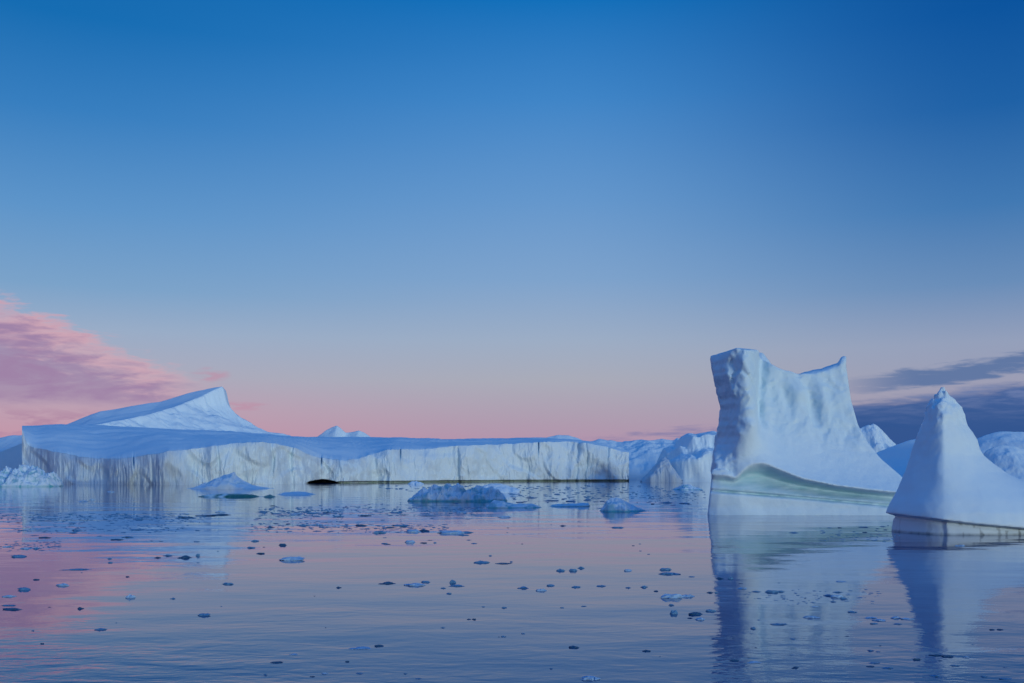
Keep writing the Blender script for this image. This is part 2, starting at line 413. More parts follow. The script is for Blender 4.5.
# ------------------------------------------------------------------ long tabular iceberg
def shelf():
    N = 1300
    px = np.linspace(22, 629, N)
    dep = interp_s([(22, 322), (60, 306), (120, 294), (165, 286), (185, 287), (200, 290), (260, 300), (300, 312), (325, 330), (345, 330), (400, 345), (500, 375), (560, 385), (629, 392)], 8)(px)
    pc = interp_s([(20, 428), (24, 430), (26, 444), (30, 447), (40, 448), (55, 452), (75, 456), (90, 458), (120, 459.5), (140, 456), (158, 454), (170, 451), (190, 449), (210, 446.5), (235, 443), (262, 442), (280, 444), (298, 449), (316, 457), (332, 459), (345, 461), (358, 458.5), (372, 454), (385, 450), (400, 449), (425, 448.5), (450, 446), (480, 445), (520, 443), (545, 442), (565, 441), (590, 443), (606, 447), (620, 451), (630, 453)], 3)(px)
    pr = interp_s([(18, 426.5), (25, 426.5), (60, 424.5), (100, 426), (150, 428.5), (200, 431.5), (240, 434), (285, 437), (340, 438), (400, 438.5), (440, 440), (480, 440.5), (520, 439.5), (548, 439.5), (575, 441), (600, 445), (630, 452.5)], 6)(px)
    pc = pc + 0.9*fbm(px*0.11, 3.3, 0, 4)
    zc = CZ + (YH-pc)*dep/F
    Rd = interp_s([(22, 60), (100, 110), (300, 130), (500, 110), (600, 60), (630, 25)], 10)(px)
    zr = np.maximum(CZ + (YH-pr)*(dep+Rd)/F, zc+0.2)
    nv_c, nv_t, nv_b = 84, 60, 10
    verts = []; zones = []
    rx = (px-512)/F
    cave = sstep(306, 309, px)*sstep(340, 335, px)
    cav_h = 1.15*np.clip(1-np.abs((px-322)/17.0)**1.8, 0, 1)+0.15*perlin(px*0.25, 0, 0)
    wet = sstep(320, 336, px)
    gx = px*0.30
    tc = np.linspace(0, 1, nv_c)
    left = sstep(190, 165, px)
    crack = sum(np.exp(-((px-a)/0.5)**2) for a in (321.5, 400.5, 538.5, 133.5))
    for i, t in enumerate(tc):                          # the cliff
        z = -1.0 + (zc+1.0)*t
        wob = 0.5*perlin(gx*0.25, z*0.12, 0)
        flute = left*(0.45*fbm(gx*1.7+wob, z*0.10, 1.0, 3, 0.6) + 0.6*fbm(gx*0.5+wob, z*0.12, 4.0, 3, 0.6)) + (1-0.6*left)*(0.9*fbm(gx*0.55+wob, z*0.13, 1.0, 4, 0.6) + 0.8*np.abs(perlin(gx*0.35+wob, z*0.22, 4.0)))
        bays = 4.5*perlin(gx*0.085 + 0.25*z*0.05, z*0.02, 7.7) + 2.6*perlin(gx*0.20, z*0.06, 2.2)
        slab = 1.3*sstep(-0.05, 0.25, perlin(gx*0.13+z*0.05, z*0.11, 21.0))
        lean = 1.6*t + 1.5*t**6
        off = flute*0.8*(1-0.5*t**4) + bays + slab + lean
        cv = cave*sstep(0.15, -0.15, z-cav_h)*36.0
        off = off + cv + wet*(1-cave)*1.0*sstep(0.55, 0.25, z)
        for rp, rw_, rd in ((218, 1.6, 1.8), (272, 1.3, 1.6), (292, 1.8, 1.8), (373, 2.4, 2.2), (392, 1.4, 1.6), (457, 1.6, 1.8), (577, 2.2, 2.4), (586, 1.2, 1.8), (607, 1.8, 2.2)):
            off = off + rd*np.exp(-((px-rp-2.5*perlin(z*0.16, rp*0.37, 0.5))/rw_)**2)*(0.5+0.5*perlin(z*0.12, rp*0.71, 3.0))
        off = off + crack*2.0*sstep(0.6, 0.95, t)
        y = dep + off
        verts.append(np.stack([rx*dep + rx*off, y, z], 1))
        zo = np.zeros((N, 3))
        zo[:, 0] = wet*sstep(0.75, 0.4, z)*(1-cave) + 0.06
        dirt_n = sstep(-0.3, 0.5, fbm(px*0.06, z*0.12, 5.5, 3))
        zo[:, 1] = left*(0.45+0.40*dirt_n*sstep(0.4, 0.9, t)) + (1-left)*0.30*sstep(0.1, 0.6, fbm(px*0.05+z*0.06, z*0.10, 9.5, 4)) + 0.6*left*sstep(1.6, 0.4, z)
        zo[:, 1] += 0.65*np.exp(-((px-335)/38.0)**2)*sstep(0.05, 0.4, fbm(px*0.12+z*0.12, z*0.3-px*0.04, 3.1, 3)+0.15)
        zo[:, 1] += 0.8*np.exp(-((px-(150+40*(1-t)))/9.0)**2)*sstep(0.0, 0.5, 1-t)*0.8
        zo[:, 2] = np.minimum(crack*sstep(0.55, 0.85, t)*0.95, 1)
        zones.append(zo)
    last = verts[-1]
    kk = np.hanning(81); kk /= kk.sum()
    sm = lambda a_: np.convolve(np.pad(a_, 40, mode='edge'), kk, 'valid')
    sm_d = sm(last[:, 1]); zcs = sm(zc)
    for i in range(1, nv_t+1):                          # the snow plateau, rising to its back ridge
        t = i/nv_t
        s = t**1.15
        d0 = sm_d + (last[:, 1]-sm_d)*max(0.0, 1-t*7.0)**2
        y = d0 + (dep+Rd-d0)*s
        prof = 1-(1-t)**(1.45)
        basin = np.exp(-((px-340)/32.0)**2)
        prof = prof + basin*0.25*(sstep(0, 0.35, t)-t)*(1-t)
        zb_ = zcs + (zc-zcs)*max(0.0, 1-t*7.0)**2
        z = zb_ + (zr-zb_)*np.clip(prof, 0, 1)
        und = (1.0*fbm(px*0.012, y*0.045, 4.4, 4) + 0.9*(ridged(px*0.010+y*0.02, y*0.09, 2.0, 4)-0.4))*np.sin(np.pi*t)**0.7
        verts.append(np.stack([rx*y, y, z+und], 1))
        zo = np.zeros((N, 3))
        zones.append(zo)
    last = verts[-1]
    for i in range(1, nv_b+1):                          # the far side, out of sight
        t = i/nv_b
        y = last[:, 1] + 30*t
        verts.append(np.stack([rx*y, y, last[:, 2]*(1-t)+(-1.0)*t], 1)); zones.append(np.zeros((N, 3)))
    nrow = len(verts)
    Vt = np.stack(verts, 0); Zt = np.stack(zones, 0)
    # close both ends: walls straight from the section down to its foot
    def endcap(colv, zo):
        rows = [colv + (np.stack([colv[:, 0], colv[:, 1], np.full(nrow, -1.0)], 1)-colv)*k for k in np.linspace(0, 1, 12)]
        return rows
    vv = Vt.reshape(-1, 3); zz = Zt.reshape(-1, 3)
    I = np.arange(nrow*N).reshape(nrow, N)
    q = np.stack([I[:-1, :-1], I[:-1, 1:], I[1:, 1:], I[1:, :-1]], -1)
    rowid = np.repeat(np.arange(nrow-1), N-1)
    q = q.reshape(-1, 4)
    part = np.where(rowid < nv_c-1, 0, 1)
    base = len(vv)
    for colid, flip in ((0, False), (N-1, True)):
        rows = np.stack(endcap(Vt[:, colid], None), 0)
        ext = rows.reshape(-1, 3)
        II = np.arange(ext.shape[0]).reshape(rows.shape[0], nrow) + base
        qq = np.stack([II[:-1, :-1], II[:-1, 1:], II[1:, 1:], II[1:, :-1]], -1).reshape(-1, 4)
        if flip: qq = qq[:, ::-1]
        vv = np.concatenate([vv, ext]); zz = np.concatenate([zz, np.tile([[0.0, 0.5, 0.0]], (len(ext), 1))])
        q = np.concatenate([q, qq]); part = np.concatenate([part, np.zeros(len(qq), int)]); base += len(ext)
    loc = (-60, 320, 0)
    root = tag(empty('tabular_iceberg', loc), 'long flat-topped iceberg with fluted pale cliffs stretching across the water', 'iceberg')
    split_parts(root, loc, vv, q, zz, part, [('ice_cliff', M['shelf']), ('snow_plateau', M['shelf_top'])])
shelf()

# ------------------------------------------------------------------ height-field bergs
def hf_berg(name, label, pts, Yf, D, mat, soft=2.0, ridge=0.5, fe=0.7, be=1.0, amp=0.3, ns=1.0, zamp=0.0, rz=0.0, res=(220, 90),
            zone=None, cat='iceberg', group=None, mod=None, taper=4.0, seed=0.0, front=None):
    """a solid whose skyline follows pts; ridge: where along its depth the crest lies; fe: front steepness exponent (small = cliff)"""
    prof = interp_s(pts, soft)
    a, b = pts[0][0], pts[-1][0]
    Yr = Yf + D*ridge
    nx, ny = res
    u = np.linspace(0, 1, nx)[:, None]; v = np.linspace(0, 1, ny)[None, :]
    P = a + (b-a)*u
    Xr = (P-512)*Yr/F
    top = CZ + (YH-prof(P))*Yr/F
    ex = np.maximum(1-np.abs(2*u-1)**taper, 0)**0.5
    ex = 0.15 + 0.85*ex
    Y = Yr + (v-ridge)*D*ex
    fn = 0.10*D*perlin(u*5+seed, 0.3, seed)
    Y = Y + fn*(1-v)
    X = Xr + 0*v + 0.03*D*perlin(u*4, v*3, seed+2)
    tf = np.clip(v/ridge, 0, 1); tb = np.clip((1-v)/(1-ridge), 0, 1)
    if front is None:
        sf = tf**fe
    else:
        sf = np.interp(tf, [k[0] for k in front], [k[1] for k in front])
    S = np.where(v < ridge, sf, tb**be)
    hgt = np.maximum(top, 0.02)
    n = amp*(fbm(X/ns+seed, Y/ns, seed, 5, 0.55) + 0.6*(ridged(X/ns*0.8, Y/ns*0.8+seed, 0.0, 4)-0.3))
    env = np.clip(S*(1.15-S)*3.2, 0, 1)
    crest = 0.25*amp*fbm(X/ns*1.7, Y/ns*1.7, seed+4, 3)*S
    Zz = -0.25*min(1, hgt.max()) + (hgt+0.25*min(1, hgt.max()))*S + n*env*np.clip(hgt/hgt.max()*1.6, 0.1, 1) + crest
    if mod is not None: Zz = mod(P, v, X, Y, Zz)
    Y = Y + zamp*fbm(X/ns*1.6, Zz/ns*0.5, seed+8, 4)*env
    vv = np.stack([X, Y, Zz], -1).reshape(-1, 3)
    I = np.arange(nx*ny).reshape(nx, ny)
    q = np.stack([I[:-1, :-1], I[1:, :-1], I[1:, 1:], I[:-1, 1:]], -1).reshape(-1, 4)
    zz = np.zeros((nx*ny, 3))
    if zone is not None: zz = np.stack(np.broadcast_arrays(*zone(P+0*v, v+0*u, X, Y, Zz)), -1).reshape(-1, 3)
    loc = (float((0.5*(a+b)-512)*Yr/F), float(Yr), 0.0)
    o = mesh_obj(name, vv, q, mat, zz, loc=loc)
    return tag(o, label, cat, group)

Z0 = lambda P, v, X, Y, Z: (0*Z, 0*Z, 0*Z)

# pointed snow peak standing behind the left end of the shelf
def snow_peak():
    Yb = 490.0; m = Yb/F
    nx, ny = 520, 240
    P = np.linspace(24, 305, nx)[:, None]; v = np.linspace(0, 1, ny)[None, :]
    y = v*90.0
    A = interp_s([(24, 440), (50, 431), (66, 425), (80, 419), (100, 411.5), (125, 407), (160, 401.5), (185, 394.5), (200, 390.5), (216, 387), (223, 386), (240, 383), (300, 372)], 2)
    lower = np.interp(y, [0, 10, 22, 35, 45, 55, 90], [26, 23, 20, 16, 9.5, 0, 0])
    crest = np.interp(y, [0, 10, 22, 35, 45, 55, 90], [128, 145, 165, 190, 207, 222.5, 223])
    crest = crest + (5.0*perlin(y*0.12, 0.5, 0.5) + 4.0*fbm(y*0.35, P*0.05, 0.5, 3))*sstep(55, 42, y)
    d = P-crest
    Pe = np.minimum(P, crest+1.0)
    fall = interp_s([(-50, 0), (0, 0), (1.2, 3), (3, 12), (5, 18), (10, 24), (18, 31), (30, 39), (45, 46), (62, 51), (90, 62), (200, 90)], 0.6)
    fall2 = interp_s([(-50, 0), (0, 0), (3, 1.6), (8, 5), (20, 10), (60, 22), (200, 50)], 1.0)
    k = sstep(36, 55, y)
    q_h = A(Pe) + lower + fall(d)*k + fall2(d)*(1-k)
    h = CZ + (YH-q_h)*m
    h = h*np.interp(y, [0, 55, 60, 90], [1, 1, 0.97, 0.0])
    X = (P-512)*m + 0*v; Y = Yb - 55 + y + 0*P
    side = sstep(0, 12, d)
    h = h + 0.30*fbm(X*0.06, Y*0.10, 0, 4) + side*1.5*(ridged(X*0.10+Y*0.10, Y*0.03, 2.0, 4)-0.4)*sstep(80, 15, d)
    ends = sstep(24, 34, P)*sstep(305, 298, P)
    h = h*ends - 1.0*(1-ends)
    h = np.maximum(h, -1.0)
    h[:, 0] = -1; h[:, -1] = -1
    vv = np.stack([X, Y, h], -1).reshape(-1, 3)
    I = np.arange(nx*ny).reshape(nx, ny)
    q = np.stack([I[:-1, :-1], I[1:, :-1], I[1:, 1:], I[:-1, 1:]], -1).reshape(-1, 4)
    o = mesh_obj('iceberg', vv, q, M['shelf_top'], np.zeros((nx*ny, 3)), loc=((180-512)*m, Yb, 0))
    tag(o, 'high blue snow wedge rising to a sharp tip behind the long flat-topped iceberg', 'iceberg')
snow_peak()

G_FAR = None
hf_berg('iceberg', 'pale blue distant iceberg cut by the left edge, behind the shelf end', [(-70, 462), (-40, 446), (-15, 441), (0, 438), (12, 435), (22, 434), (40, 433), (60, 440), (75, 465)], 440, 60, M['far'], fe=0.8, amp=1.0, ns=22, seed=1.2)
hf_berg('iceberg', 'small pale twin-pointed iceberg peeping over the middle of the long shelf', [(308, 445), (318, 436), (326, 430), (333, 425.5), (336, 424), (340, 428), (344, 432), (350, 431), (358, 429.5), (364, 432), (372, 437), (384, 446)], 620, 60, M['far'], soft=1.0, fe=0.9, amp=1.2, ns=16, seed=3.1)
hf_berg('iceberg', 'blue domed iceberg whose low top shows over the shelf\'s right end', [(515, 447), (535, 440.5), (548, 437), (558, 434.8), (568, 435), (578, 437.5), (590, 443), (604, 450)], 530, 60, M['far'], soft=2, fe=0.9, amp=0.8, ns=20, seed=5.7)
hf_berg('iceberg', 'jagged blue iceberg between the long shelf and the fractured wall', [(572, 446), (585, 439), (600, 439.5), (610, 440), (622, 441.5), (632, 441), (642, 440), (652, 440.5), (660, 439.5), (672, 441), (676, 438), (684, 441), (710, 445), (730, 455)], 455, 70, M['far'], soft=1.2, fe=0.6, amp=2.2, ns=18, seed=8.3, res=(300, 120))

def wall_mod(P, v, X, Y, Z):
    # diagonal gully left of the ice wall and a hollow in its face
    return Z - 3.2*np.exp(-((P-(690-10*v*3))/5.0)**2)*np.exp(-((v-0.3)/0.2)**2)
def wall_zone(P, v, X, Y, Z):
    tri = sstep(0, 2.0, (P-643)-(Z-12)*(-0.0)-0)*sstep(676, 672, P)
    return (0*Z, 0.0*tri, 0*Z)
hf_berg('iceberg', 'fractured pale ice wall with smooth ramps just left of the tall iceberg', [(655, 470), (660, 458), (664, 450), (670, 446), (676, 442), (682, 436), (688, 433), (694, 434.5), (700, 432.5), (706, 431.5), (714, 431), (726, 433), (740, 440), (752, 470)], 372, 46, M['far'], soft=1.0, amp=1.5, ns=12, zamp=1.8, seed=11.9, res=(340, 200), mod=wall_mod,
        front=[(0, 0), (0.03, 0.10), (0.08, 0.50), (0.13, 0.56), (0.45, 0.64), (0.6, 0.9), (1, 1)], zone=wall_zone)
hf_berg('iceberg', 'grey dirty triangular ice block standing before the fractured wall', [(641, 481), (646, 474), (654, 466), (660, 460), (664, 457), (668, 459), (672, 466), (677, 474), (682, 481)], 360, 16, M['shelf'], soft=0.8, ridge=0.4, fe=0.30, amp=0.8, ns=4, zamp=1.0, seed=13.9, zone=lambda P, v, X, Y, Z: (0*Z, 0.75+0*Z, 0*Z))
hf_berg('iceberg', 'small knobbly white iceberg peak between the tall and pointed icebergs', [(838, 452), (848, 436), (858, 428), (866, 425), (874, 424), (881, 428), (888, 436), (895, 444), (905, 456)], 420, 40, M['far'], soft=0.8, amp=2.0, ns=7, seed=17.3, fe=0.8)
hf_berg('iceberg', 'low blue snow slope in the gap right of the tall iceberg', [(820, 480), (850, 464), (872, 453), (890, 447), (908, 441), (925, 436), (945, 432), (960, 440), (980, 470)], 330, 60, M['shelf_top'], soft=3, fe=1.25, amp=0.6, ns=14, seed=19.3)
hf_berg('iceberg', 'broad rounded pale iceberg at the right edge behind the pointed one', [(925, 470), (950, 455), (966, 445), (978, 438), (990, 434), (1003, 431.5), (1015, 431), (1030, 433), (1060, 440), (1100, 450), (1130, 475)], 300, 50, M['far'], soft=3, fe=0.75, amp=1.0, ns=14, seed=23.3)
hf_berg('iceberg', 'lower snowy iceberg shoulder at the right edge before the broad rounded one', [(968, 478), (976, 466), (986, 452), (995, 447), (1005, 444), (1014, 445), (1030, 450), (1060, 462), (1085, 478)], 240, 30, M['far'], soft=2, fe=0.9, amp=0.7, ns=7, seed=27.3)

# ------------------------------------------------------------------ growlers, bergy bits, floes
bz = lambda th, k=0.8: (lambda P, v, X, Y, Z: (k*sstep(th, th*0.2, Z) + 0.6*sstep(0.0, 0.5, fbm(X*0.7, Y*0.7, Z*0.9, 3)), 0*Z, 0.35*sstep(0.25, 0.6, fbm(X*0.8+9, Y*0.8, Z*0.8, 3))))
def rubble_mod(P, v, X, Y, Z):
    n = perlin(X*0.45, Y*0.45, 1.1)
    return Z + sstep(0.02, 0.1, Z)*(1.2*np.round(n*3)/3*0.8 + 0.5*ridged(X*0.7, Y*0.7, 0.5, 3))*sstep(0.0, 0.15, v)
hf_berg('ice_rubble', 'heap of broken pale blue ice blocks at the shelf\'s left foot', [(-40, 470), (-15, 470), (0, 472), (10, 469), (16, 473), (22, 465), (27, 466), (31, 470), (36, 467), (42, 470), (48, 474), (54, 473), (57, 480), (60, 486)], 252, 16, M['growler'], soft=0.5, amp=0.9, ns=3.0, seed=31.0, mod=rubble_mod, fe=0.6, cat='ice rubble', zone=bz(0.5, 0.5), res=(320, 120))
hf_berg('bergy_bit', 'low triangular white bergy bit before the long shelf, left of centre', [(188, 489.5), (197, 487), (207, 483), (216, 479.5), (224, 476), (232, 473.5), (235, 472), (237, 476), (244, 481), (252, 485), (262, 487), (275, 489)], 222, 14, M['growler'], soft=0.7, amp=0.5, ns=2.6, seed=33.0, fe=0.4, cat='bergy bit', zone=lambda P, v, X, Y, Z: (0.25*sstep(.2, .6, fbm(X*.4, Y*.4, Z, 3)), 0*Z, 0*Z))
hf_berg('growler', 'low green-bottomed growler strip left of centre before the long shelf', [(196, 497.5), (202, 495.5), (210, 494.5), (222, 494), (234, 493.5), (245, 494), (254, 495), (264, 497.5)], 153, 5, M['green'], soft=0.8, amp=0.16, ns=1.2, seed=35.0, fe=0.5, cat='growler', zone=lambda P, v, X, Y, Z: (sstep(0.75, 0.15, Z)*sstep(-0.3, 0.3, fbm(X*.5, Y*.2, 0, 2)+sstep(225, 240, P)*.4), 0*Z, 0*Z))
hf_berg('growler', 'tiny dark green growler beside the green-bottomed ice strip', [(262, 497.5), (266, 495.5), (270, 494.5), (274, 496), (278, 497.5)], 153, 2, M['green'], soft=0.6, amp=0.1, ns=0.8, seed=36.0, cat='growler', zone=lambda P, v, X, Y, Z: (0.8+0*Z, 0*Z, 0*Z))
hf_berg('ice_floe', 'thin flat blue floe right of the green growlers', [(276, 495), (284, 492.5), (296, 491.5), (306, 492), (316, 494.5)], 168, 6, M['growler'], soft=0.8, amp=0.08, ns=1, seed=37.0, cat='ice floe')
hf_berg('growler', 'long craggy turquoise growler floating in the centre of the bay', [(408, 501), (411, 497), (416, 493), (424, 491), (432, 487.5), (440, 486), (448, 485.5), (455, 484.8), (460, 487), (466, 490), (472, 490.5), (480, 488.5), (488, 487.5), (494, 489), (500, 492), (505, 496), (508, 501)], 130, 7, M['growler'], soft=0.7, ridge=0.45, amp=0.85, ns=1.4, zamp=0.5, seed=41.0, fe=0.5, cat='growler', zone=bz(0.35, 0.95), res=(360, 130))
hf_berg('ice_floe', 'bumpy snow-topped floe joined below the right end of the turquoise growler', [(484, 508.5), (489, 504), (494, 500), (500, 500), (508, 503), (516, 504), (526, 503.5), (534, 504), (542, 507.5)], 107.5, 4, M['growler'], soft=0.7, amp=0.18, ns=0.8, seed=43.0, fe=0.5, cat='ice floe', zone=bz(0.12, 0.7))
hf_berg('ice_floe', 'long thin flat floe between the turquoise growler and the blue mound', [(548, 506.5), (553, 504.5), (562, 503.8), (575, 503.5), (584, 502.8), (588, 503), (590, 506)], 112, 3, M['growler'], soft=0.7, amp=0.08, ns=0.7, seed=44.0, fe=0.4, cat='ice floe', zone=bz(0.1, 0.7))
hf_berg('ice_floe', 'pale low floe lying behind the turquoise growler\'s right end', [(478, 490), (484, 486), (492, 483.5), (502, 484), (512, 487), (520, 489)], 185, 6, M['growler'], soft=0.7, amp=0.2, ns=1.5, seed=45.0, cat='ice floe')
hf_berg('growler', 'smooth blue mound-shaped growler tapering to the right, right of centre', [(598, 512), (602, 508), (606, 502.5), (611, 498.5), (616, 497.3), (621, 499), (627, 502.5), (634, 506), (641, 509), (649, 511.5)], 97.5, 5, M['growler'], soft=0.8, amp=0.3, ns=1.1, zamp=0.12, seed=47.0, fe=0.65, cat='growler', zone=bz(0.15, 0.8), res=(260, 110))
hf_berg('bergy_bit', 'low pale bergy bit on far water beneath the fractured ice wall', [(672, 490), (678, 487), (684, 484.5), (690, 485), (698, 487.5), (704, 490)], 212, 6, M['growler'], soft=0.7, amp=0.3, ns=1.5, seed=48.0, cat='bergy bit', zone=bz(0.2, 0.6))
hf_berg('bergy_bit', 'small white bump of ice in front of the shelf\'s centre, left of the turquoise growler', [(408, 483.5), (412, 481.5), (416, 481), (420, 482), (424, 483.8)], 300, 5, M['growler'], soft=0.5, amp=0.3, ns=1.5, seed=49.0, cat='bergy bit')

# ------------------------------------------------------------------ brash ice: single fragments
def shard(seed, flat, spiky):
    """a lump of ice about 1 wide, 1 deep, 1 tall above its waterline (z = 0)"""
    nu, nvv = 16, 9
    th = np.linspace(0, 2*np.pi, nu, endpoint=False)[None, :]
    ph = np.linspace(-0.5, 1, nvv)[:, None]*np.pi/2
    x = np.cos(ph)*np.cos(th); y = np.cos(ph)*np.sin(th); z = np.sin(ph)*np.ones_like(th)
    e = 0.8 if flat else 0.95
    z = np.sign(z)*np.abs(z)**e
    r = 1 + 0.55*perlin(x*1.3+seed, y*1.3, z*1.0+seed*0.3) + 0.38*perlin(x*2.6+seed, y*2.6, z*2) + spiky*0.35*ridged(x*2.2, y*2.2+seed, z*1.5, 2)
    rz = 0.70 + 0.5*ridged(x*0.9+seed, y*0.9, 3.3, 3, 0.6) + 0.5*perlin(x*1.6, y*1.6+seed, 3.3) + spiky*0.7*np.maximum(perlin(x*2.4+seed, y*2.4, 9.0), 0)
    rz = np.maximum(rz, 0.3)
    v = np.stack([0.5*x*r, 0.5*y*r, z*rz], -1)
    v[..., 0] /= (v[..., 0].max()-v[..., 0].min()); v[..., 1] /= (v[..., 1].max()-v[..., 1].min()); 
    zm = v[..., 2].max(); v[..., 2] = v[..., 2]/zm
    v = v.reshape(-1, 3)
    I = np.arange(nu*nvv).reshape(nvv, nu)
    q = np.stack([I[:-1], np.roll(I[:-1], -1, 1), np.roll(I[1:], -1, 1), I[1:]], -1).reshape(-1, 4)
    return v, q

def cluster(seed):
    r_ = random.Random(int(seed*100)); vs_, qs_, n = [], [], 0
    for j in range(r_.choice([2, 3, 3, 4])):
        v, q = shard(seed+1.7*j, j % 2 == 0, 0.3)
        k = 1.0 if j == 0 else r_.uniform(0.25, 0.6)
        v = v*np.array([k*0.75, k, k*r_.uniform(0.5, 1.3)]) + np.array([0 if j == 0 else r_.uniform(-0.45, 0.45), 0 if j == 0 else r_.uniform(-0.35, 0.25), 0])
        vs_.append(v); qs_.append(q+n); n += len(v)
    v = np.concatenate(vs_); v[:, 0] /= np.ptp(v[:, 0]); v[:, 2] /= v[:, 2].max()
    return v, np.concatenate(qs_)

PROTO = {}
for mk in ('clear', 'snowy', 'dark'):
    for i in range(8):
        v, q = shard(3.17*i+1.3, i % 2 == 0, 0.15 + 0.12*(i % 4)) if i < 3 else cluster(3.17*i+1.3)
        o = mesh_obj('ice_fragment', v, q, M[mk], np.zeros((len(v), 3)), smooth=False)
        PROTO[mk, i] = o

HAND = [(293, 560.5, 24, 7.5, 's'), (16, 557, 15, 4), (62, 586, 13, 5), (22, 590, 13, 5), (8, 597, 12, 3.5), (10, 610, 20, 3), (7, 606, 14, 2), (79, 609, 6, 4), (130, 598, 9, 8, 'c'),
 (100, 630, 11, 3.5), (204, 616, 12, 5), (228, 584.5, 12, 3.5), (173, 599, 5, 2.5), (185, 558, 12, 5), (198, 556, 4, 5), (167, 556, 9, 3), (157, 558, 6, 2.5), (109, 559, 4, 2.5), (110, 563, 5, 2.5),
 (77, 570, 27, 2), (36, 580, 6, 2.5), (282, 545.5, 8, 4), (251, 548, 8, 3), (260, 554, 8, 2.5), (254, 541.5, 7, 3.5), (302, 526, 11, 3), (317, 525, 9, 3.5), (277, 663, 12, 2.5), (294, 655, 8, 2),
 (324, 674, 7, 3), (312, 677, 5, 2), (265.5, 675, 4, 2.5), (42, 644, 4, 2), (33, 631, 3, 2), (338, 588, 5, 3), (127, 577, 4, 2),
 (482, 563, 15, 5), (504, 564, 15, 2), (511, 562, 3, 2), (388, 584, 15, 4), (416, 586, 20, 5), (425, 582.5, 9, 3), (452, 583, 6, 7), (458, 586.5, 14, 3), (443, 588.5, 5, 2.5), (449, 594, 5, 2.5),
 (541, 591, 10, 5, 's'), (524, 588.5, 10, 4), (550, 586, 8, 3), (576.5, 587.5, 9, 3.5), (601, 586.5, 9, 3), (573.5, 571, 8, 4.5), (561, 571, 8, 5), (581, 568.5, 6, 4), (627.5, 571, 8, 3.5),
 (666, 570, 12, 4), (668, 574.5, 20, 4), (673, 598, 23, 8, 's'), (671, 605.5, 5, 3.5), (674, 614, 8, 8), (644, 587.5, 7, 4), (628, 588, 5, 2.5), (656, 591.5, 4, 2.5), (379.5, 533, 12, 4.5), (409.5, 542.5, 10, 4.5),
 (450, 533.5, 26, 6, 's'), (466, 533, 16, 3), (464, 535.5, 10, 2.5), (412, 532, 14, 5, 's'), (423, 531, 10, 3), (562.5, 526, 6, 2), (617.5, 528, 12, 2.5), (505.5, 517.5, 13, 3), (435, 543, 3, 2.5), (490, 556, 3, 2),
 (362, 649, 20, 2.5), (378, 646.5, 9, 3), (574, 648, 10, 3.5, 'd'), (647, 651.5, 8, 3.5), (588.5, 680, 18, 7, 's'), (405, 674, 3.5, 2), (418, 679, 6, 2), (359, 674, 7, 2), (347, 662, 4, 2.5),
 (503.6, 608, 5, 2.5), (483.6, 607, 3, 1.6), (443, 628, 4, 1.8), (469, 619.5, 4, 1.8), (474, 619.5, 4, 1.8), (503.6, 637, 5, 1.8), (523, 634, 4, 1.6), (562, 608, 4, 1.6), (584, 606.5, 5, 1.6), (551, 669, 3.5, 2),
 (687, 597, 14, 5), (695, 615, 14, 5), (701, 620, 9, 4.5), (711, 611.5, 10, 4), (690, 618.5, 5, 2), (754, 629, 5, 4), (810.6, 618, 15, 4, 's'), (779, 625, 15, 2.5), (773, 592.5, 13, 4.5), (781, 592, 7, 3),
 (743, 589, 9, 2.5), (757, 592, 8, 2), (720, 579, 7, 3), (731, 579, 6, 3.5), (838, 597.5, 13, 5), (844, 599, 6, 3), (829, 596, 8, 3), (838, 592.5, 9, 2), (833, 602, 5, 2), (815.6, 607, 7, 2), (853, 612.5, 9, 2.5),
 (840.6, 582, 10, 2), (872, 618.5, 12, 2.5, 's'), (882, 621, 13, 3, 's'), (897, 618.5, 9, 4), (908, 619.5, 13, 2.5, 's'), (874, 624, 8, 2.2), (899, 624.5, 8, 2), (992, 630, 5, 2), (1000, 630, 6, 2.2),
 (962.6, 546, 6, 2.5, 's'), (957.6, 546, 5, 2, 's'), (870.7, 651, 6, 2.5), (917.5, 660, 8, 3), (796, 668, 6, 3, 'd'), (938, 656, 12, 2.5, 'd'), (948, 657, 12, 3, 'd'), (967.6, 657.6, 7, 2), (864, 527.5, 9, 1.6), (865, 532.5, 5, 1.6),
 (889, 668.6, 12, 2), (870.7, 667, 9, 2), (876, 663.5, 11, 1.5), (1006, 679.5, 13, 2.2), (984, 677, 6, 3), (936, 676.5, 10, 2.5), (956, 666, 9, 2), (755.5, 663, 14, 3), (735, 661, 9, 3.5, 'd'), (710.5, 593, 6, 2.5), (716.5, 593, 3, 2.5), (692, 577, 6, 1.8),
 (205, 516, 22, 2), (222, 515, 18, 2.5), (220, 512.5, 9, 3.5, 's'), (185, 518, 16, 2), (82, 501.5, 9, 2.5, 's'), (92, 500, 5, 3, 's'), (110, 492, 8, 2, 's'), (150, 519, 14, 2.2), (60, 532, 12, 2.5), (75, 531, 9, 2), (38, 529, 10, 2.2), (116, 540, 12, 2), (135, 530, 14, 2.5),
 (25, 549, 12, 3), (35, 549, 8, 3), (6, 547, 9, 2.2), (295, 514.5, 12, 3), (312, 513.5, 10, 2.5), (275, 514, 11, 2), (326, 513, 8, 2.5), (338, 517, 9, 2), (395, 513, 14, 2), (365, 516, 12, 2.2), (400, 526, 18, 2.5), (390, 528, 13, 2.2), (361, 526, 11, 3),
 (461, 512.5, 13, 2), (478, 511, 9, 2), (430, 516, 22, 1.6), (570, 501.5, 10, 1.8), (588, 500, 7, 1.8), (532, 498, 9, 2), (552, 501, 14, 2), (668, 503, 13, 2.5), (686, 503.5, 10, 2), (840, 528, 4, 1.6), (795, 533, 9, 2)]
KEY = {'s': 'snowy', 'c': 'snowy', 'd': 'dark'}

